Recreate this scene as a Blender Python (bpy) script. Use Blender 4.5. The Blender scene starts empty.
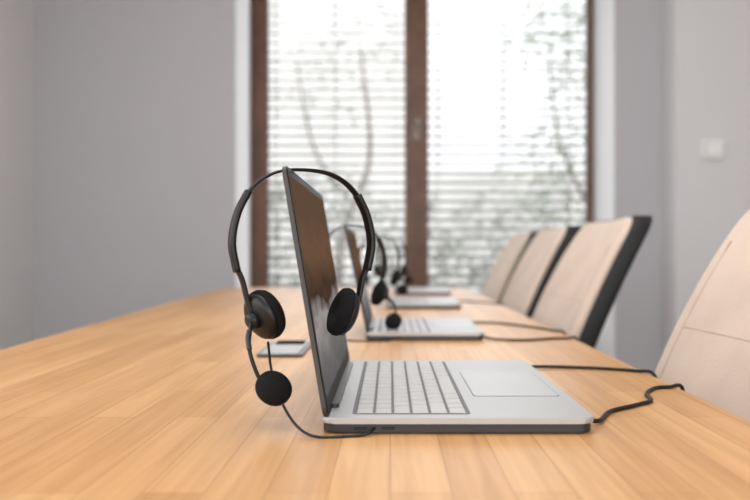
import bpy, bmesh, math, random
from mathutils import Vector, Matrix
random.seed(4)
S = bpy.context.scene
COL = S.collection
TZ = 0.75            # table top
CZ = 0.913           # camera height

# ------------------------------------------------------------------ materials
def mat(name, col, rough=0.5, metal=0.0, spec=0.5, var=0.0, vscale=20, bump=0.0, bscale=200, sheen=0.0, coat=0.0):
    m = bpy.data.materials.new(name); m.use_nodes = True
    nt = m.node_tree; b = nt.nodes['Principled BSDF']
    b.inputs['Base Color'].default_value = (*col, 1)
    b.inputs['Roughness'].default_value = rough
    b.inputs['Metallic'].default_value = metal
    b.inputs['Specular IOR Level'].default_value = spec
    b.inputs['Sheen Weight'].default_value = sheen
    b.inputs['Coat Weight'].default_value = coat
    tc = nt.nodes.new('ShaderNodeTexCoord')
    if var > 0:
        n = nt.nodes.new('ShaderNodeTexNoise'); n.inputs['Scale'].default_value = vscale
        n.inputs['Detail'].default_value = 4
        nt.links.new(tc.outputs['Object'], n.inputs['Vector'])
        r = nt.nodes.new('ShaderNodeValToRGB')
        r.color_ramp.elements[0].position = 0.3; r.color_ramp.elements[1].position = 0.7
        r.color_ramp.elements[0].color = (*[c*(1-var) for c in col], 1)
        r.color_ramp.elements[1].color = (*[min(1, c*(1+var)) for c in col], 1)
        nt.links.new(n.outputs['Fac'], r.inputs['Fac'])
        nt.links.new(r.outputs['Color'], b.inputs['Base Color'])
    if bump > 0:
        n = nt.nodes.new('ShaderNodeTexNoise'); n.inputs['Scale'].default_value = bscale
        nt.links.new(tc.outputs['Object'], n.inputs['Vector'])
        bp = nt.nodes.new('ShaderNodeBump'); bp.inputs['Strength'].default_value = bump
        bp.inputs['Distance'].default_value = 0.002
        nt.links.new(n.outputs['Fac'], bp.inputs['Height'])
        nt.links.new(bp.outputs['Normal'], b.inputs['Normal'])
    return m

def wood_mat(name, cols, rough, bw, bh, swap=True, mortar=0.0006, grain=0.25, spec=0.5):
    m = bpy.data.materials.new(name); m.use_nodes = True
    nt = m.node_tree; L = nt.links.new; N = nt.nodes.new
    b = nt.nodes['Principled BSDF']
    tc = N('ShaderNodeTexCoord')
    mp = N('ShaderNodeMapping')
    if swap: mp.inputs['Rotation'].default_value = (0, 0, math.radians(90))
    L(tc.outputs['Object'], mp.inputs['Vector'])
    br = N('ShaderNodeTexBrick')
    br.offset = 0.37; br.offset_frequency = 2
    br.inputs['Scale'].default_value = 1.0
    br.inputs['Brick Width'].default_value = bw
    br.inputs['Row Height'].default_value = bh
    br.inputs['Mortar Size'].default_value = mortar
    br.inputs['Mortar Smooth'].default_value = 0.3
    br.inputs['Color1'].default_value = (*cols[0], 1)
    br.inputs['Color2'].default_value = (*cols[1], 1)
    br.inputs['Mortar'].default_value = (*cols[2], 1)
    br.inputs['Bias'].default_value = -0.1
    L(mp.outputs['Vector'], br.inputs['Vector'])
    mp2 = N('ShaderNodeMapping'); mp2.inputs['Scale'].default_value = (4, 95, 10)
    L(mp.outputs['Vector'], mp2.inputs['Vector'])
    n = N('ShaderNodeTexNoise'); n.inputs['Scale'].default_value = 1.0; n.inputs['Detail'].default_value = 6
    n.inputs['Distortion'].default_value = 0.8
    L(mp2.outputs['Vector'], n.inputs['Vector'])
    r = N('ShaderNodeValToRGB')
    r.color_ramp.elements[0].position = 0.3; r.color_ramp.elements[1].position = 0.68
    g = 1-grain
    r.color_ramp.elements[0].color = (g, g*0.94, g*0.86, 1)
    r.color_ramp.elements[1].color = (1, 1, 1, 1)
    L(n.outputs['Fac'], r.inputs['Fac'])
    mx = N('ShaderNodeMix'); mx.data_type = 'RGBA'; mx.blend_type = 'MULTIPLY'
    mx.inputs['Factor'].default_value = 1.0
    L(br.outputs['Color'], mx.inputs['A']); L(r.outputs['Color'], mx.inputs['B'])
    L(mx.outputs['Result'], b.inputs['Base Color'])
    b.inputs['Roughness'].default_value = rough
    b.inputs['Specular IOR Level'].default_value = spec
    return m

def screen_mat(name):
    """reflections on the screen painted as emission: brown above, paler lower part"""
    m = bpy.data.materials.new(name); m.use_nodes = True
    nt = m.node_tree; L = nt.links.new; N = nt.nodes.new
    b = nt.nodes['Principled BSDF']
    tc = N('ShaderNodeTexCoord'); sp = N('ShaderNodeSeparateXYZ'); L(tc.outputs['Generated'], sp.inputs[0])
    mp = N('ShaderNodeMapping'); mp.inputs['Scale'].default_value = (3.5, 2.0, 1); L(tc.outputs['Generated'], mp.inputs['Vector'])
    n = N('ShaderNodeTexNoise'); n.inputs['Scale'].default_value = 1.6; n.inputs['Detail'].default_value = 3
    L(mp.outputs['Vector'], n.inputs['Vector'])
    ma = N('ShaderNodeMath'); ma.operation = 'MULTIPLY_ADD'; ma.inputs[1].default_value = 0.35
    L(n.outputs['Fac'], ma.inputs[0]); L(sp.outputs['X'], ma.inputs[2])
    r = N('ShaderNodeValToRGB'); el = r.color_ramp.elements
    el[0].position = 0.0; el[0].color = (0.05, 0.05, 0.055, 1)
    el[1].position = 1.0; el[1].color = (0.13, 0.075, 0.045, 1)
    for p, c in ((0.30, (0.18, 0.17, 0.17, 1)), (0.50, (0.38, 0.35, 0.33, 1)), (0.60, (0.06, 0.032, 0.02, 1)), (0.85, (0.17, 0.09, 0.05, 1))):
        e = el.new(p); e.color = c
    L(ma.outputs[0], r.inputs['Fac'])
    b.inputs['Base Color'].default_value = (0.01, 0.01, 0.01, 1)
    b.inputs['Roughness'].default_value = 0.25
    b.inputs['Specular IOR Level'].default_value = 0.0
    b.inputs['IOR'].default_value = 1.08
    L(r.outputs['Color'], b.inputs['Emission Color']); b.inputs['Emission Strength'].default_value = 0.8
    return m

M_wood = wood_mat('table_wood', [(0.64, 0.37, 0.165), (0.52, 0.275, 0.11), (0.38, 0.19, 0.075)], 0.40, 0.36, 0.042, mortar=0.0005, grain=0.22, spec=0.35)
M_floor = wood_mat('floor_wood', [(0.22, 0.12, 0.07), (0.17, 0.09, 0.05), (0.05, 0.03, 0.02)], 0.4, 1.2, 0.14)
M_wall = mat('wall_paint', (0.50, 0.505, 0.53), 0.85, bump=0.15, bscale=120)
M_wall2 = mat('wall_pale', (0.69, 0.69, 0.705), 0.85, bump=0.15, bscale=120)  # paler tone for side and front walls and right pier
M_white = mat('white_reveal', (0.68, 0.69, 0.70), 0.7)
M_ceil = mat('ceiling_paint', (0.8, 0.8, 0.8), 0.9)
M_frame = mat('window_wood', (0.14, 0.062, 0.032), 0.4, var=0.25, vscale=8)
M_slat = mat('blind_slat', (0.38, 0.385, 0.39), 0.5)
M_silver = mat('laptop_aluminium', (0.41, 0.415, 0.415), 0.45, metal=0.5)
M_lid = mat('laptop_lid_metal', (0.05, 0.048, 0.046), 0.45, metal=0.3)
M_edge = mat('laptop_dark_edge', (0.04, 0.04, 0.042), 0.35, metal=0.4)
M_key = mat('laptop_keys', (0.44, 0.44, 0.44), 0.5, metal=0.15)
M_tray = mat('keyboard_tray', (0.12, 0.12, 0.13), 0.6)
M_pad = mat('trackpad_surface', (0.35, 0.355, 0.355), 0.38, metal=0.4)
M_screen = screen_mat('screen_painted_reflection')  # emission colours stand in for reflections on the screen
M_bezel = mat('bezel', (0.012, 0.012, 0.012), 0.5, spec=0.1)
M_black = mat('black_plastic', (0.009, 0.009, 0.010), 0.40, spec=0.35)
M_blacks = mat('black_gloss_plastic', (0.008, 0.008, 0.009), 0.25, spec=0.35)
M_foam = mat('black_foam', (0.010, 0.010, 0.011), 0.95, bump=0.8, bscale=900, spec=0.2)
M_rubber = mat('cable_rubber', (0.008, 0.008, 0.008), 0.5, spec=0.3)
M_suede = mat('beige_suede', (0.60, 0.485, 0.40), 0.9, var=0.08, vscale=9, bump=0.3, bscale=400, sheen=0.2)
M_seam = mat('beige_seam', (0.45, 0.36, 0.29), 0.9)
M_chairblk = mat('black_faux_leather', (0.009, 0.009, 0.010), 0.5, bump=0.3, bscale=300, spec=0.35)
M_plate = mat('switch_plastic', (0.9, 0.9, 0.89), 0.35)
M_leaf = mat('leaves', (0.20, 0.26, 0.15), 0.6, var=0.4, vscale=3)
M_leaf2 = mat('leaves_dark', (0.17, 0.205, 0.155), 0.6, var=0.4, vscale=3)
M_bark = mat('bark', (0.20, 0.17, 0.15), 0.9, var=0.3)
M_fac = mat('facade_plaster', (0.70, 0.70, 0.69), 0.9, var=0.10, vscale=0.9)
M_roof = mat('garden_paving', (0.45, 0.43, 0.40), 0.9, var=0.2, vscale=2)

# ------------------------------------------------------------------ helpers
def empty(name, loc=(0, 0, 0), rotz=0):
    e = bpy.data.objects.new(name, None); COL.objects.link(e)
    e.location = loc; e.rotation_euler = (0, 0, rotz); e.empty_display_size = 0.05
    return e

def obj_from_bm(name, bm, m, parent=None, smooth=False, mats=None):
    me = bpy.data.meshes.new(name); bmesh.ops.recalc_face_normals(bm, faces=bm.faces[:])
    bm.to_mesh(me); bm.free()
    o = bpy.data.objects.new(name, me); COL.objects.link(o)
    for k in (mats or [m]): me.materials.append(k)
    if smooth:
        for p in me.polygons: p.use_smooth = True
    if parent: o.parent = parent
    return o

def box(name, lo, hi, m, parent=None, bev=0.0, seg=2):
    bm = bmesh.new(); bmesh.ops.create_cube(bm, size=1)
    for v in bm.verts:
        v.co = Vector([lo[i] + (v.co[i]+0.5)*(hi[i]-lo[i]) for i in range(3)])
    if bev > 0:
        bmesh.ops.bevel(bm, geom=bm.edges[:], offset=bev, segments=seg, profile=0.5, affect='EDGES')
    return obj_from_bm(name, bm, m, parent)

def rr_pts(x0, y0, x1, y1, r, n=8):
    pts = []
    for cx, cy, a0 in ((x1-r, y1-r, 0), (x0+r, y1-r, 90), (x0+r, y0+r, 180), (x1-r, y0+r, 270)):
        for i in range(n+1):
            a = math.radians(a0+90*i/n); pts.append((cx+r*math.cos(a), cy+r*math.sin(a)))
    return pts

def slab(name, x0, y0, x1, y1, z0, z1, r, m, parent=None, bev=0.001, seg=2, pts=None):
    bm = bmesh.new()
    P = pts or rr_pts(x0, y0, x1, y1, r)
    lo = [bm.verts.new((x, y, z0)) for x, y in P]; hi = [bm.verts.new((x, y, z1)) for x, y in P]
    n = len(P); f0 = bm.faces.new(lo[::-1]); f1 = bm.faces.new(hi)
    for i in range(n): bm.faces.new((lo[i], lo[(i+1) % n], hi[(i+1) % n], hi[i]))
    if bev > 0:
        es = list(set(f0.edges) | set(f1.edges))
        bmesh.ops.bevel(bm, geom=es, offset=bev, segments=seg, profile=0.5, affect='EDGES')
    return obj_from_bm(name, bm, m, parent)

def catmull(pts, k=8):
    P = [Vector(p) for p in pts]; P = [2*P[0]-P[1]] + P + [2*P[-1]-P[-2]]
    out = []
    for i in range(1, len(P)-2):
        for j in range(k):
            t = j/k; a, b, c, d = P[i-1], P[i], P[i+1], P[i+2]
            out.append(0.5*((2*b)+(-a+c)*t+(2*a-5*b+4*c-d)*t*t+(-a+3*b-3*c+d)*t**3))
    out.append(P[-2]); return out

def tube(name, pts, r, m, parent=None, k=8, n=10, radii=None):
    C = catmull(pts, k) if k > 1 else [Vector(p) for p in pts]
    bm = bmesh.new(); rings = []; up = None
    for i, c in enumerate(C):
        t = (C[min(i+1, len(C)-1)] - C[max(i-1, 0)]).normalized()
        if up is None:
            up = Vector((0, 0, 1)) if abs(t.z) < 0.9 else Vector((1, 0, 0))
        s = t.cross(up).normalized(); up = s.cross(t).normalized()
        rr = r if radii is None else radii[0]+(radii[1]-radii[0])*i/(len(C)-1)
        rings.append([bm.verts.new(c+rr*(math.cos(2*math.pi*j/n)*s+math.sin(2*math.pi*j/n)*up)) for j in range(n)])
    for a, b in zip(rings, rings[1:]):
        for j in range(n): bm.faces.new((a[j], a[(j+1) % n], b[(j+1) % n], b[j]))
    bm.faces.new(rings[0][::-1]); bm.faces.new(rings[-1])
    return obj_from_bm(name, bm, m, parent, smooth=True)

def strap(name, pts2, w, th, m, parent=None, k=8, y0=0.0):
    C = catmull([(x, y0, z) for x, z in pts2], k)
    bm = bmesh.new(); rings = []
    nn = 16
    for i, c in enumerate(C):
        t = (C[min(i+1, len(C)-1)] - C[max(i-1, 0)]).normalized()
        nrm = Vector((-t.z, 0, t.x))
        ring = []
        for j in range(nn):
            a = 2*math.pi*j/nn; ca, sa = math.cos(a), math.sin(a)
            yy = math.copysign(abs(ca)**0.5, ca)*w/2; tt = math.copysign(abs(sa)**0.6, sa)*th/2
            ring.append(bm.verts.new(c+Vector((0, yy, 0))+nrm*tt))
        rings.append(ring)
    for a, b in zip(rings, rings[1:]):
        for j in range(nn): bm.faces.new((a[j], a[(j+1) % nn], b[(j+1) % nn], b[j]))
    bm.faces.new(rings[0][::-1]); bm.faces.new(rings[-1])
    return obj_from_bm(name, bm, m, parent, smooth=True)

def lathe(name, prof, m, parent, M, n=40):
    bm = bmesh.new(); rings = []
    for r, h in prof:
        if r < 1e-6: rings.append([bm.verts.new((0, 0, h))])
        else: rings.append([bm.verts.new((r*math.cos(2*math.pi*j/n), r*math.sin(2*math.pi*j/n), h)) for j in range(n)])
    for a, b in zip(rings, rings[1:]):
        for j in range(n):
            j2 = (j+1) % n
            if len(a) == 1: bm.faces.new((a[0], b[j2], b[j]))
            elif len(b) == 1: bm.faces.new((a[j], a[j2], b[0]))
            else: bm.faces.new((a[j], a[j2], b[j2], b[j]))
    bm.transform(M)
    return obj_from_bm(name, bm, m, parent, smooth=True)

# ------------------------------------------------------------------ room
XL, XR, YB, YF, ZC = -2.0, 3.2, -3.2, 4.1, 3.0
WY = 4.54
box('floor', (XL-0.2, YB-0.2, -0.1), (XR+0.2, 5.0, 0), M_floor)
box('ceiling', (XL-0.2, YB-0.2, ZC), (XR+0.2, 4.75, ZC+0.1), M_ceil)
wx0, wx1 = (235-390)/729*YF, (615-390)/729*YF
cxr = (676-390)/729*3.9
wz1 = 2.85
box('wall_back_left', (XL-0.2, YF, 0), (wx0, 4.7, ZC), M_wall)
box('wall_back_right', (wx1, YF, 0), (XR+0.2, 4.7, ZC), M_wall)
box('wall_back_top', (wx0, YF, wz1), (wx1, 4.7, ZC), M_wall)
box('wall_right_pier', (cxr, 3.9, 0), (XR, YF, ZC), M_wall2)
box('trim_reveal_left', (wx0, YF+0.002, 0), (wx0+0.006, WY+0.1, wz1), M_white)
box('trim_reveal_right', (wx1-0.006, YF+0.002, 0), (wx1, WY+0.1, wz1), M_white)
box('wall_left', (XL-0.2, YB, 0), (XL, YF, ZC), M_wall2)
box('wall_right', (XR, YB, 0), (XR+0.2, YF, ZC), M_wall2)
box('wall_front', (XL-0.2, YB-0.2, 0), (XR+0.2, YB, ZC), M_wall2)
box('baseboard_back_left', (XL, YF-0.018, 0), (wx0, YF, 0.08), M_frame, bev=0.003)
box('baseboard_left', (XL, YB, 0), (XL+0.018, YF-0.018, 0.08), M_frame, bev=0.003)
box('baseboard_right', (cxr, 3.882, 0), (XR, 3.9, 0.08), M_frame, bev=0.003)

win = empty('window_1', (0, WY, 0))
def P(px, Y=WY): return (px-390)/729*Y
x0, x1, xm0, xm1 = wx0+0.006, wx1-0.006, P(405), P(428)
xm = (xm0+xm1)/2
box('frame_left', (x0, 0, 0.03), (P(250)+0.055, 0.09, wz1), M_frame, win, 0.006)
box('frame_right', (P(592), 0, 0.03), (x1, 0.09, wz1), M_frame, win, 0.006)
box('frame_bottom', (x0, 0, 0.0), (x1, 0.09, 0.06), M_frame, win, 0.006)
box('frame_top', (x0, 0, wz1-0.06), (x1, 0.09, wz1), M_frame, win, 0.006)
for nm, a, b, wl, wr in (('left', P(250)+0.05, xm-0.002, P(268)-P(250)-0.05, xm-xm0), ('right', xm+0.002, P(593), xm1-xm, 0.035)):
    box('sash_%s_stile_a' % nm, (a, -0.02, 0.06), (a+wl, 0.06, wz1-0.06), M_frame, win, 0.008)
    box('sash_%s_stile_b' % nm, (b-wr, -0.02, 0.06), (b, 0.06, wz1-0.06), M_frame, win, 0.008)
    box('sash_%s_rail_bottom' % nm, (a, -0.018, 0.06), (b, 0.058, 0.15), M_frame, win, 0.008)
    box('sash_%s_rail_top' % nm, (a, -0.018, wz1-0.15), (b, 0.058, wz1-0.06), M_frame, win, 0.008)
box('astragal', (xm-0.02, -0.032, 0.06), (xm+0.02, -0.018, wz1-0.06), M_frame, win, 0.005)
hx, hz = P(417), CZ+(252-130)/729*WY
M_handle = mat('handle_bronze', (0.16, 0.13, 0.11), 0.35, metal=0.8)
slab('handle_plate', -0.016, -0.07, 0.016, 0.07, 0, 0.008, 0.015, M_handle, win).matrix_local = Matrix.Translation((hx, -0.032, hz)) @ Matrix.Rotation(math.radians(90), 4, 'X')
tube('handle_lever', [(hx, -0.035, hz+0.02), (hx, -0.075, hz+0.02), (hx-0.015, -0.085, hz+0.01), (hx-0.03, -0.085, hz-0.09)], 0.011, M_handle, win)
mg = bpy.data.materials.new('window_glass'); mg.use_nodes = True
nt = mg.node_tree; nt.nodes.clear()
o_ = nt.nodes.new('ShaderNodeOutputMaterial'); mx = nt.nodes.new('ShaderNodeMixShader')
t_ = nt.nodes.new('ShaderNodeBsdfTransparent'); g_ = nt.nodes.new('ShaderNodeBsdfGlossy'); g_.inputs['Roughness'].default_value = 0.02
mx.inputs['Fac'].default_value = 0.008
nt.links.new(t_.outputs[0], mx.inputs[1]); nt.links.new(g_.outputs[0], mx.inputs[2]); nt.links.new(mx.outputs[0], o_.inputs[0])
box('glass_left', (P(260), 0.02, 0.1), (xm0+0.01, 0.026, wz1-0.1), mg, win)
box('glass_right', (xm1-0.01, 0.02, 0.1), (P(590), 0.026, wz1-0.1), mg, win)

def blind(name, xa, xb):
    e = empty(name, (0, WY+0.16, 0))
    bm = bmesh.new(); z = 0.1
    tilt = math.radians(-26); w = 0.055
    while z < wz1-0.02:
        n = 6; prev = None
        for j in range(n+1):
            s = (j/n-0.5)*w; h = 0.004*(1-(2*j/n-1)**2)
            y = s*math.cos(tilt)-h*math.sin(tilt); zz = z - s*math.sin(tilt)+h*math.cos(tilt)
            cur = (bm.verts.new((xa, y, zz)), bm.verts.new((xb, y, zz)), bm.verts.new((xb, y, zz+0.0008)), bm.verts.new((xa, y, zz+0.0008)))
            if prev:
                bm.faces.new((prev[0], prev[1], cur[1], cur[0])); bm.faces.new((prev[3], cur[3], cur[2], prev[2]))
            prev = cur
        z += 0.060
    obj_from_bm('slats', bm, M_slat, e)
    for k in (0.12, 0.5, 0.88):
        x = xa+(xb-xa)*k
        for yy in (-0.030, 0.030):
            box('ladder_cord', (x-0.002, yy-0.001, 0.08), (x+0.002, yy+0.001, wz1+0.02), M_slat, e)
    box('bottom_rail', (xa, -0.025, 0.06), (xb, 0.025, 0.075), M_slat, e, 0.003)
    box('head_box', (xa, -0.035, wz1-0.01), (xb, 0.035, wz1+0.04), M_slat, e, 0.003)
blind('venetian_blind', P(252), xm-0.01)
blind('venetian_blind', xm+0.01, P(596))

sw = empty('light_switch', ((711-390)/729*3.9, 3.9, CZ+(252-150)/729*3.9))
def vert(o): o.matrix_local = Matrix.Rotation(math.radians(90), 4, 'X'); return o
vert(slab('switch_plate', -0.055, -0.050, 0.055, 0.050, 0, 0.022, 0.008, M_plate, sw, 0.004))
vert(slab('rocker_groove', -0.040, -0.036, 0.040, 0.036, 0.021, 0.0225, 0.004, M_tray, sw, 0))
vert(slab('rocker', -0.037, -0.033, 0.037, 0.033, 0.021, 0.028, 0.004, M_plate, sw, 0.002))

# ------------------------------------------------------------------ table
def tl(Y): return -0.648-0.053*(Y-1.212)
TY0, TY1, TXR = -0.45, 3.32, 0.345
tab = empty('conference_table')
pts = []
corners = [(TXR, TY0), (TXR, TY1), (tl(TY1), TY1), (tl(TY0), TY0)]
r = 0.04
for i, c in enumerate(corners):
    p, q = Vector(corners[i-1]), Vector(corners[(i+1) % 4]); c = Vector(c)
    a = c+(p-c).normalized()*r; b = c+(q-c).normalized()*r
    for k in range(9):
        t = k/8; pts.append(tuple((1-t)**2*a+2*t*(1-t)*c+t*t*b))
slab('table_top', 0, 0, 0, 0, TZ-0.036, TZ, 0, M_wood, tab, bev=0.004, seg=3, pts=pts)
for X in (-0.5, 0.12):
    for Y in (-0.25, 3.05):
        box('table_leg', (X-0.035, Y-0.035, 0), (X+0.035, Y+0.035, TZ-0.036), M_wood, tab, 0.005)
box('apron_left', (-0.49, -0.215, TZ-0.11), (-0.465, 3.015, TZ-0.036), M_wood, tab)
box('apron_far', (-0.465, 3.04, TZ-0.11), (0.085, 3.065, TZ-0.036), M_wood, tab)
box('apron_near', (-0.465, -0.265, TZ-0.11), (0.085, -0.24, TZ-0.036), M_wood, tab)

pb = empty('table_power_socket', (-0.172, 1.215, TZ))
slab('rim', -0.036, -0.088, 0.036, 0.088, 0, 0.004, 0.008, M_edge, pb, 0.0015)
slab('lid', -0.029, -0.08, 0.029, 0.08, 0.003, 0.0055, 0.005, M_silver, pb, 0.001)
box('brush_slot', (-0.024, 0.03, 0.005), (0.024, 0.07, 0.0075), M_foam, pb, 0.001)

# ------------------------------------------------------------------ laptops
def laptop(x, y, dep, wid, lidh, lean):
    e = empty('laptop', (x, y, TZ))
    th = 0.013
    slab('base', 0, 0, dep, wid, 0.0095, 0.002+th, 0.012, M_silver, e, 0.0012, 3)
    slab('base_bottom', 0.002, 0.002, dep-0.002, wid-0.002, 0.0015, 0.0095, 0.012, M_edge, e, 0.001)  # dark colour paints in the shade on the side away from the window
    for fx in (0.02, dep-0.02):
        for fy in (0.03, wid-0.03):
            slab('foot', fx-0.006, fy-0.012, fx+0.006, fy+0.012, 0, 0.002, 0.005, M_black, e, 0)
    zt = 0.002+th
    ky0, ky1 = wid*0.05, wid*0.95; kx0, kx1 = dep*0.125, dep*0.54
    slab('keyboard_tray', kx0-0.003, ky0-0.003, kx1+0.003, ky1+0.003, zt-0.0005, zt+0.0002, 0.004, M_tray, e, 0)
    bm = bmesh.new(); rows = 6; pitch_x = (kx1-kx0)/rows
    layouts = [[1]*15, [1]*13+[2], [1.5]+[1]*12+[1.5], [1.8]+[1]*11+[2.2], [2.3]+[1]*10+[2.7], [1, 1, 1, 1.25, 5, 1.25, 1, 1, 1, 1]]
    for ri, lay in enumerate(layouts):
        tot = sum(lay); u = (ky1-ky0)/tot; p = ky0
        xa = kx0+ri*pitch_x+0.0012; xb = kx0+(ri+1)*pitch_x-0.0012
        for kw in lay:
            ya, yb = p+0.0018, p+kw*u-0.0018; p += kw*u; b = 0.0006; h = zt+0.0010
            lo = [bm.verts.new(c) for c in ((xa, ya, zt), (xb, ya, zt), (xb, yb, zt), (xa, yb, zt))]
            md = [bm.verts.new(c) for c in ((xa, ya, h-b), (xb, ya, h-b), (xb, yb, h-b), (xa, yb, h-b))]
            hi = [bm.verts.new(c) for c in ((xa+b, ya+b, h), (xb-b, ya+b, h), (xb-b, yb-b, h), (xa+b, yb-b, h))]
            for A, B in ((lo, md), (md, hi)):
                for i in range(4): bm.faces.new((A[i], A[(i+1) % 4], B[(i+1) % 4], B[i]))
            bm.faces.new(hi)
    obj_from_bm('keys', bm, M_key, e)
    slab('trackpad_groove', dep*0.60, wid*0.28, dep*0.96, wid*0.72, zt-0.001, zt+0.0002, 0.004, M_tray, e, 0)
    slab('trackpad', dep*0.60+0.0007, wid*0.28+0.0007, dep*0.96-0.0007, wid*0.72-0.0007, zt-0.001, zt+0.0004, 0.004, M_pad, e, 0)
    slab('hinge_bar', 0.004, wid*0.12, 0.014, wid*0.88, zt-0.004, zt+0.004, 0.004, M_edge, e, 0.001)
    for i, (a, b) in enumerate(((0.03, 0.042), (0.055, 0.067))):
        box('port', (a, 0.0014, 0.004), (b, 0.003, 0.007), M_black, e)
    lid = empty('lid_hinge', (0.007, 0, zt-0.001)); lid.parent = e
    lid.rotation_euler = (0, -math.pi/2-lean, 0)
    slab('lid_shell', 0, 0.001, lidh, wid-0.001, 0.0, 0.0042, 0.010, M_lid, lid, 0.0012, 3)
    slab('lid_bezel', 0.002, 0.002, lidh-0.001, wid-0.002, -0.0010, 0.0004, 0.009, M_bezel, lid, 0.0003)
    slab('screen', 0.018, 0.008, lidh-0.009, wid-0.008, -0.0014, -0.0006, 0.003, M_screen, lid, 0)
    return e
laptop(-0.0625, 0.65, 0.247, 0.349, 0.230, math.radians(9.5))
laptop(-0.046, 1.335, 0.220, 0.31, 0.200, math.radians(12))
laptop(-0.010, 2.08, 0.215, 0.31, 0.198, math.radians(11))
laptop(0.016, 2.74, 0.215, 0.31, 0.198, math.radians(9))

# ------------------------------------------------------------------ headsets
def headset(loc, yaw, sx=1.0, mic=(-0.037, -0.027, -0.205), side=-1, cupx=0.038, cupz=-0.137, cable=None):
    e = empty('headset', loc, yaw)
    half = [(0.0, 0.0), (0.028, -0.0035), (0.05, -0.017), (0.0655, -0.041), (0.0715, -0.068), (0.069, -0.092)]
    half = [(x*sx, z) for x, z in half]
    top = [(-x, z) for x, z in half[:0:-1]] + half
    strap('headband', top, 0.013, 0.0030, M_blacks, e)
    for s, nm in ((-1, 'left'), (1, 'right')):
        q = [(s*0.056*sx, -0.023), (s*0.0665*sx, -0.044), (s*0.0718*sx, -0.072), (s*0.067*sx, -0.100)]
        strap('slider_'+nm, q, 0.0140, 0.0064, M_black, e)
        ax = Vector((s, -0.40 if s < 0 else -0.05, -0.38)).normalized()
        cc = Vector((s*cupx, 0, cupz)); oc = cc + ax*0.0125
        q2 = [(s*0.0675*sx, -0.096), (s*0.062*sx, -0.108), (oc.x+s*0.006, -0.124), (oc.x+s*0.001, oc.z+0.004)]
        strap('yoke_'+nm, q2, 0.010, 0.0045, M_black, e)
        R = ax.to_track_quat('Z', 'Y').to_matrix().to_4x4()
        Mx = Matrix.Translation(cc) @ R
        lathe('cup_shell_'+nm, [(0, 0.0115), (0.010, 0.0112), (0.018, 0.0095), (0.0225, 0.006), (0.0235, 0.0), (0.0, 0.0)], M_black, e, Mx)
        lathe('cup_badge_'+nm, [(0, 0.0125), (0.008, 0.0123), (0.009, 0.011), (0, 0.011)], M_black, e, Mx)
        prof = [(0, -0.0065), (0.006, -0.0075), (0.013, -0.0095), (0.019, -0.0090), (0.0235, -0.007), (0.0252, -0.003), (0.0248, 0.001), (0.022, 0.003), (0.0, 0.003)]
        lathe('ear_cushion_'+nm, prof, M_foam, e, Mx)
        if s == side: c0 = oc + Vector((0, 0, 0.0)); axs = ax
    m_ = Vector(mic)
    lathe('boom_pivot', [(0, 0.006), (0.007, 0.0055), (0.0085, 0.003), (0.0085, -0.003), (0, -0.003)], M_black, e,
          Matrix.Translation(c0) @ axs.to_track_quat('Z', 'Y').to_matrix().to_4x4())
    s = side
    p0 = c0+axs*0.004+Vector((0, -0.002, 0))
    mid1 = p0.lerp(m_, 0.35)+Vector((s*0.010, -0.004, -0.003)); mid2 = p0.lerp(m_, 0.7)+Vector((s*0.008, -0.002, -0.008))
    endp = m_+Vector((s*0.006, 0, 0.003))
    tube('mic_boom', [p0, mid1, mid2, endp], 0.0019, M_black, e)
    tube('mic_boom_sleeve', [p0.lerp(mid1, 0.3)+Vector((s*.001, 0, 0)), p0.lerp(mid1, 0.6)+Vector((s*.002, 0, 0)), mid1], 0.0026, M_edge, e)
    prof = [(0, -0.0175)]+[(0.0156*math.sin(math.pi*k/14)**0.9, -0.0175*math.cos(math.pi*k/14)) for k in range(1, 14)]+[(0, 0.0175)]
    d = (m_-mid2).normalized().to_track_quat('Z', 'Y').to_matrix().to_4x4()
    lathe('mic_foam', prof, M_foam, e, Matrix.Translation(m_) @ d)
    if cable:
        inv = (Matrix.Translation(loc) @ Matrix.Rotation(yaw, 4, 'Z')).inverted()
        tube('headset_cable', [inv @ Vector(c) for c in cable], 0.0013, M_rubber, e)
    return e

lt1 = Vector((-0.0625+0.007-0.230*math.sin(math.radians(9.5)), 0, TZ+0.014+0.230*math.cos(math.radians(9.5))))
headset((lt1.x+0.009, 0.72, lt1.z+0.0032), math.radians(25), mic=(-0.039, -0.027, -0.208), cupx=0.041, cupz=-0.142,
        cable=[(-0.118, 0.705, 0.826), (-0.112, 0.69, 0.80), (-0.100, 0.672, 0.775), (-0.084, 0.655, 0.757), (-0.065, 0.638, 0.7515), (-0.035, 0.640, 0.7513), (-0.020, 0.643, 0.7525), (-0.014, 0.652, 0.7555)])
headset((-0.070, 1.39, 0.9635), math.radians(20), sx=0.90, side=1, cupx=0.052, mic=(0.072, -0.025, -0.183), cupz=-0.130,
        cable=[(-0.115, 1.375, 0.83), (-0.11, 1.36, 0.79), (-0.09, 1.34, 0.757), (-0.06, 1.325, 0.7513), (-0.01, 1.325, 0.7513), (0.0, 1.327, 0.7525), (0.005, 1.337, 0.7555)])
headset((-0.032, 2.14, 0.963), math.radians(15), sx=0.85, side=1, cupx=0.05, mic=(0.062, -0.03, -0.16), cupz=-0.125)
headset((0.002, 2.80, 0.965), math.radians(12), sx=0.85, side=1, cupx=0.05, mic=(0.062, -0.03, -0.16), cupz=-0.125)

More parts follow.
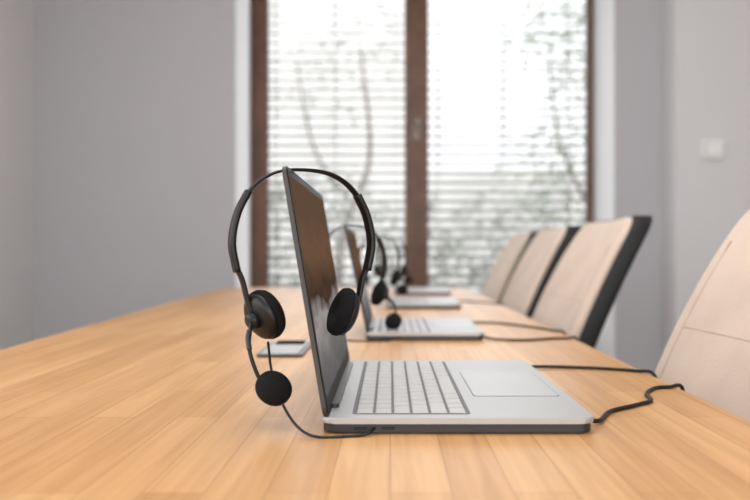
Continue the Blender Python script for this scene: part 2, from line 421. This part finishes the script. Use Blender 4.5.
def cable(pts, r=0.0022):
    return tube('laptop_cable', pts, r, M_rubber)
z = TZ+0.0024; ex = TXR+0.004
cable([(0.182, 0.997, TZ+0.006), (0.196, 1.016, z+0.001), (0.24, 1.02, z), (0.295, 1.005, z), (0.333, 0.985, z), (ex, 0.965, z-0.001), (ex+0.003, 0.955, TZ-0.03), (ex-0.004, 0.95, TZ-0.10)])
cable([(0.183, 0.685, TZ+0.006), (0.198, 0.69, z+0.001), (0.222, 0.735, z), (0.258, 0.765, z), (0.283, 0.79, z), (0.290, 0.825, z), (0.312, 0.86, z), (0.333, 0.868, z), (ex, 0.872, z-0.001), (ex+0.003, 0.875, TZ-0.03), (ex-0.004, 0.88, TZ-0.10)])
cable([(0.172, 1.62, TZ+0.006), (0.19, 1.655, z+0.001), (0.24, 1.655, z), (0.295, 1.58, z), (0.333, 1.50, z), (ex, 1.46, z-0.001), (ex+0.003, 1.45, TZ-0.03), (ex-0.004, 1.44, TZ-0.10)])
cable([(0.172, 1.36, TZ+0.006), (0.19, 1.34, z+0.001), (0.24, 1.33, z), (0.30, 1.355, z), (0.333, 1.36, z), (ex, 1.365, z-0.001), (ex+0.003, 1.37, TZ-0.03), (ex-0.004, 1.38, TZ-0.10)])
cable([(0.203, 2.36, TZ+0.006), (0.22, 2.385, z+0.001), (0.26, 2.37, z), (0.333, 2.28, z), (ex, 2.26, z-0.001), (ex+0.003, 2.25, TZ-0.03), (ex-0.004, 2.25, TZ-0.10)])

# ------------------------------------------------------------------ chairs
def chair(x, y, yaw=0.0):
    """faces -X; x = world x of the backrest at its top"""
    e = empty('upholstered_chair', (x, y, 0), yaw)
    H0, H1 = 0.43, 0.996
    def bx(z):
        t = 1-min(1, max(0, (z-H0)/(H1-H0)))
        return -0.345*t+0.115*t*t
    def halfw(z):
        t = (z-H0)/(H1-H0)
        w = 0.200+0.033*math.sin(min(1, max(0, t))*math.pi*0.95)
        r = 0.045
        if z > H1-r: w = w-r+math.sqrt(max(0, r*r-(z-(H1-r))**2))
        return w
    zs = [H0+(H1-0.045-H0)*i/14 for i in range(15)]+[H1-0.045+0.045*math.sin(math.radians(a)) for a in (15, 30, 45, 60, 72, 82, 88)]
    ts = [-1, -0.96, -0.88, -0.7, -0.45, -0.2, 0, 0.2, 0.45, 0.7, 0.88, 0.96, 1]
    def sheet(off, puff, shrink):
        g = []
        for z in zs:
            tz = (z-H0)/(H1-H0)
            row = []
            for t in ts:
                w = max(halfw(z)-shrink, 0.01)
                ez = min(1, (H1-z)/0.05) if tz > 0.5 else min(1, (z-H0)/0.05+0.2)
                pf = puff*(1-abs(t)**6)*math.sqrt(max(0, ez))
                wrap = -0.020*t*t
                row.append((bx(z)+wrap+off-pf, t*w, z - (shrink if tz > 0.9 else 0)))
            g.append(row)
        return g
    def shell(name, offF, offB, puff, m, shrink, pb=0.0):
        A = sheet(offF, puff, shrink); B = sheet(offB, pb, shrink)
        bm = bmesh.new()
        a = [[bm.verts.new(c) for c in r_] for r_ in A]; b = [[bm.verts.new(c) for c in r_] for r_ in B]
        R, C = len(a), len(a[0])
        for i in range(R-1):
            for j in range(C-1):
                bm.faces.new((a[i][j], a[i][j+1], a[i+1][j+1], a[i+1][j])); bm.faces.new((b[i][j], b[i+1][j], b[i+1][j+1], b[i][j+1]))
            bm.faces.new((a[i][0], a[i+1][0], b[i+1][0], b[i][0])); bm.faces.new((a[i][-1], b[i][-1], b[i+1][-1], a[i+1][-1]))
        for j in range(C-1):
            bm.faces.new((a[0][j], b[0][j], b[0][j+1], a[0][j+1])); bm.faces.new((a[-1][j], a[-1][j+1], b[-1][j+1], b[-1][j]))
        o = obj_from_bm(name, bm, m, e, smooth=True)
        sb = o.modifiers.new('sub', 'SUBSURF'); sb.levels = 1; sb.render_levels = 2
        return o
    shell('backrest_cushion', -0.018, 0.000, 0.012, M_suede, 0.004)
    shell('backrest_shell', -0.004, 0.040, 0.0, M_chairblk, 0.0, pb=-0.006)
    for s in (-1, 1):
        pts_ = []
        for z in (0.50, 0.60, 0.72, 0.84, 0.93):
            t = 0.84; w = halfw(z)-0.004
            pts_.append((bx(z)-0.020*t*t-0.018-0.012*(1-t**6)+0.0002, s*t*w, z))
        tube('seam_vertical', pts_, 0.0008, M_seam, e, n=6)
    zz = 0.80
    pts_ = []
    for t in (-0.84, -0.5, -0.2, 0, 0.2, 0.5, 0.84):
        w = halfw(zz)-0.004
        pts_.append((bx(zz)-0.020*t*t-0.018-0.012*(1-abs(t)**6)+0.0002, t*w, zz))
    tube('seam_middle', pts_, 0.0008, M_seam, e, n=6)
    xs0, xs1 = -0.66, -0.225
    def seatslab(name, z0, z1, g, m, puff):
        bm = bmesh.new()
        Pn = rr_pts(xs0+g, -0.225+g, xs1-g, 0.225-g, 0.06, 6)
        c = Vector(((xs0+xs1)/2, 0))
        rings = []
        for f, zz in ((1.0, z0), (1.0, z1-0.012), (0.985, z1-0.004), (0.95, z1), (0.75, z1+puff*0.7), (0.4, z1+puff)):
            rings.append([bm.verts.new((c.x+(p[0]-c.x)*f, p[1]*f, zz)) for p in Pn])
        for A, B in zip(rings, rings[1:]):
            for i in range(len(Pn)):
                j = (i+1) % len(Pn); bm.faces.new((A[i], A[j], B[j], B[i]))
        bm.faces.new(rings[-1]); bm.faces.new(rings[0][::-1])
        obj_from_bm(name, bm, m, e, smooth=True)
    seatslab('seat_cushion', 0.425, 0.465, 0.0, M_suede, 0.012)
    seatslab('seat_pan', 0.405, 0.428, 0.006, M_chairblk, 0.0)
    for i, (sx_, sy_) in enumerate(((xs0+0.05, -0.18), (xs0+0.05, 0.18), (xs1-0.06, -0.18), (xs1-0.06, 0.18))):
        ox = -0.03 if i < 2 else 0.08
        tube('leg_%d' % (i+1), [(sx_, sy_, 0.408), (sx_+ox, sy_*1.12, 0.0)], 0.012, M_black, e, k=2, radii=(0.015, 0.010))
    return e
chair(0.590, 0.915)
chair(0.572, 1.815)
chair(0.576, 2.44)
chair(0.590, 3.10)

# ------------------------------------------------------------------ outside
box('ground', (-14, 5.0, -0.6), (14, 26, -0.5), M_roof)
box('wall_neighbour', (-9, 15, -0.5), (0.4, 16, 7.5), M_fac)
box('wall_garden', (0.5, 15.0, -0.5), (10, 15.3, 2.6), M_fac)
def leaves(name, centres, n, rad, size, m, trunk=None):
    bm = bmesh.new()
    for c, sc in centres:
        for i in range(n):
            d = Vector((random.gauss(0, 1), random.gauss(0, 1), random.gauss(0, 1))).normalized()*rad*sc*random.random()**0.4
            p = Vector(c)+d; R = Matrix.Rotation(random.uniform(0, 6.28), 3, Vector((random.gauss(0, 1), random.gauss(0, 1), random.gauss(0, 1))).normalized())
            s = size*random.uniform(0.6, 1.3)
            vs = [bm.verts.new(p+R @ Vector(q)) for q in ((-s, 0, 0), (0, s*0.45, s*.1), (s, 0, 0), (0, -s*0.45, s*.1))]
            bm.faces.new(vs)
    e = empty(name)
    obj_from_bm('foliage', bm, m, e)
    if trunk:
        for i, t in enumerate(trunk): tube('branch', t, 0.05, M_bark, e, radii=(0.09, 0.025) if i == 0 else (0.04, 0.012))
leaves('garden_tree', [((3.6, 12.0, 3.2), 1.0), ((4.0, 12.2, 4.4), 1.0), ((2.8, 12.0, 4.5), .8), ((2.6, 12, 2.2), .8), ((3.9, 12, 1.8), .9)], 420, 1.15, 0.06, M_leaf,
       [[(3.3, 12, -0.5), (3.35, 12, 1.2), (3.6, 12, 2.9), (3.9, 12, 4.2)], [(3.35, 12, 1.5), (2.8, 12, 2.7), (2.6, 12, 4.2)]])
leaves('garden_tree', [((-1.3, 12.4, 3.6), .8), ((-0.4, 12.6, 4.3), .8)], 90, 1.1, 0.06, M_leaf2,
       [[(-0.9, 12.4, -0.5), (-0.8, 12.4, 1.2), (-0.35, 12.4, 2.5), (-0.5, 12.4, 4.4)], [(-0.7, 12.4, 1.8), (-1.3, 12.4, 2.7), (-1.6, 12.4, 4.2)]])
leaves('hedge', [((-2+0.5*i, 9.2, 0.35+random.uniform(-.2, .25)), 1.0) for i in range(13)]
       + [((-1.9+0.62*i, 9.4, 1.25+random.uniform(-.3, .4)), 1.0) for i in range(10)], 240, 0.60, 0.05, M_leaf2)

# ------------------------------------------------------------------ light
w = bpy.data.worlds.new('sky'); S.world = w; w.use_nodes = True
bg = w.node_tree.nodes['Background']; bg.inputs['Color'].default_value = (0.97, 0.985, 1.0, 1); bg.inputs['Strength'].default_value = 1.45
sun = bpy.data.lights.new('sun', 'SUN'); sun.energy = 2.5; sun.angle = 0.1; sun.color = (1, .98, .95)
so = bpy.data.objects.new('sun', sun); COL.objects.link(so); so.rotation_euler = (math.radians(50), 0, math.radians(25))
def area(name, loc, rot, sx_, sy_, e, col=(1, 1, 1)):
    l = bpy.data.lights.new(name, 'AREA'); l.shape = 'RECTANGLE'; l.size = sx_; l.size_y = sy_; l.energy = e; l.color = col
    o = bpy.data.objects.new(name, l); COL.objects.link(o); o.location = loc; o.rotation_euler = rot; return o
area('ceiling_fill_light', (0.0, 1.0, 2.97), (0, 0, 0), 1.2, 2.4, 38, (1, .985, .96))  # fill light added under the ceiling, out of view, no fixture
area('front_fill_light', (0.6, YB+0.05, 1.6), (math.radians(90), 0, 0), 3.6, 1.8, 88, (1, .99, .98))  # fill light added behind the camera; this wall has no window
area('left_fill_light', (XL+0.03, -0.2, 1.6), (0, math.radians(-90), 0), 1.6, 3.2, 44, (1, .995, .985))  # added to brighten from the left; no window in this wall
area('window_daylight', (0.13, WY-0.06, 1.5), (math.radians(-90), 0, 0), 2.0, 2.2, 16, (1, 1, 1))

# ------------------------------------------------------------------ camera
cam = bpy.data.cameras.new('camera'); co = bpy.data.objects.new('camera', cam); COL.objects.link(co)
co.location = (0, 0, CZ); co.rotation_euler = (math.radians(90), 0, 0)
cam.sensor_width = 36; cam.lens = 729/750*36
cam.shift_x = -15/750; cam.shift_y = 2/750
cam.clip_start = 0.02
cam.dof.use_dof = True; cam.dof.focus_distance = 0.74; cam.dof.aperture_fstop = 3.8
S.camera = co
S.view_settings.view_transform = 'Standard'
S.view_settings.look = 'None'
S.view_settings.exposure = 0.05
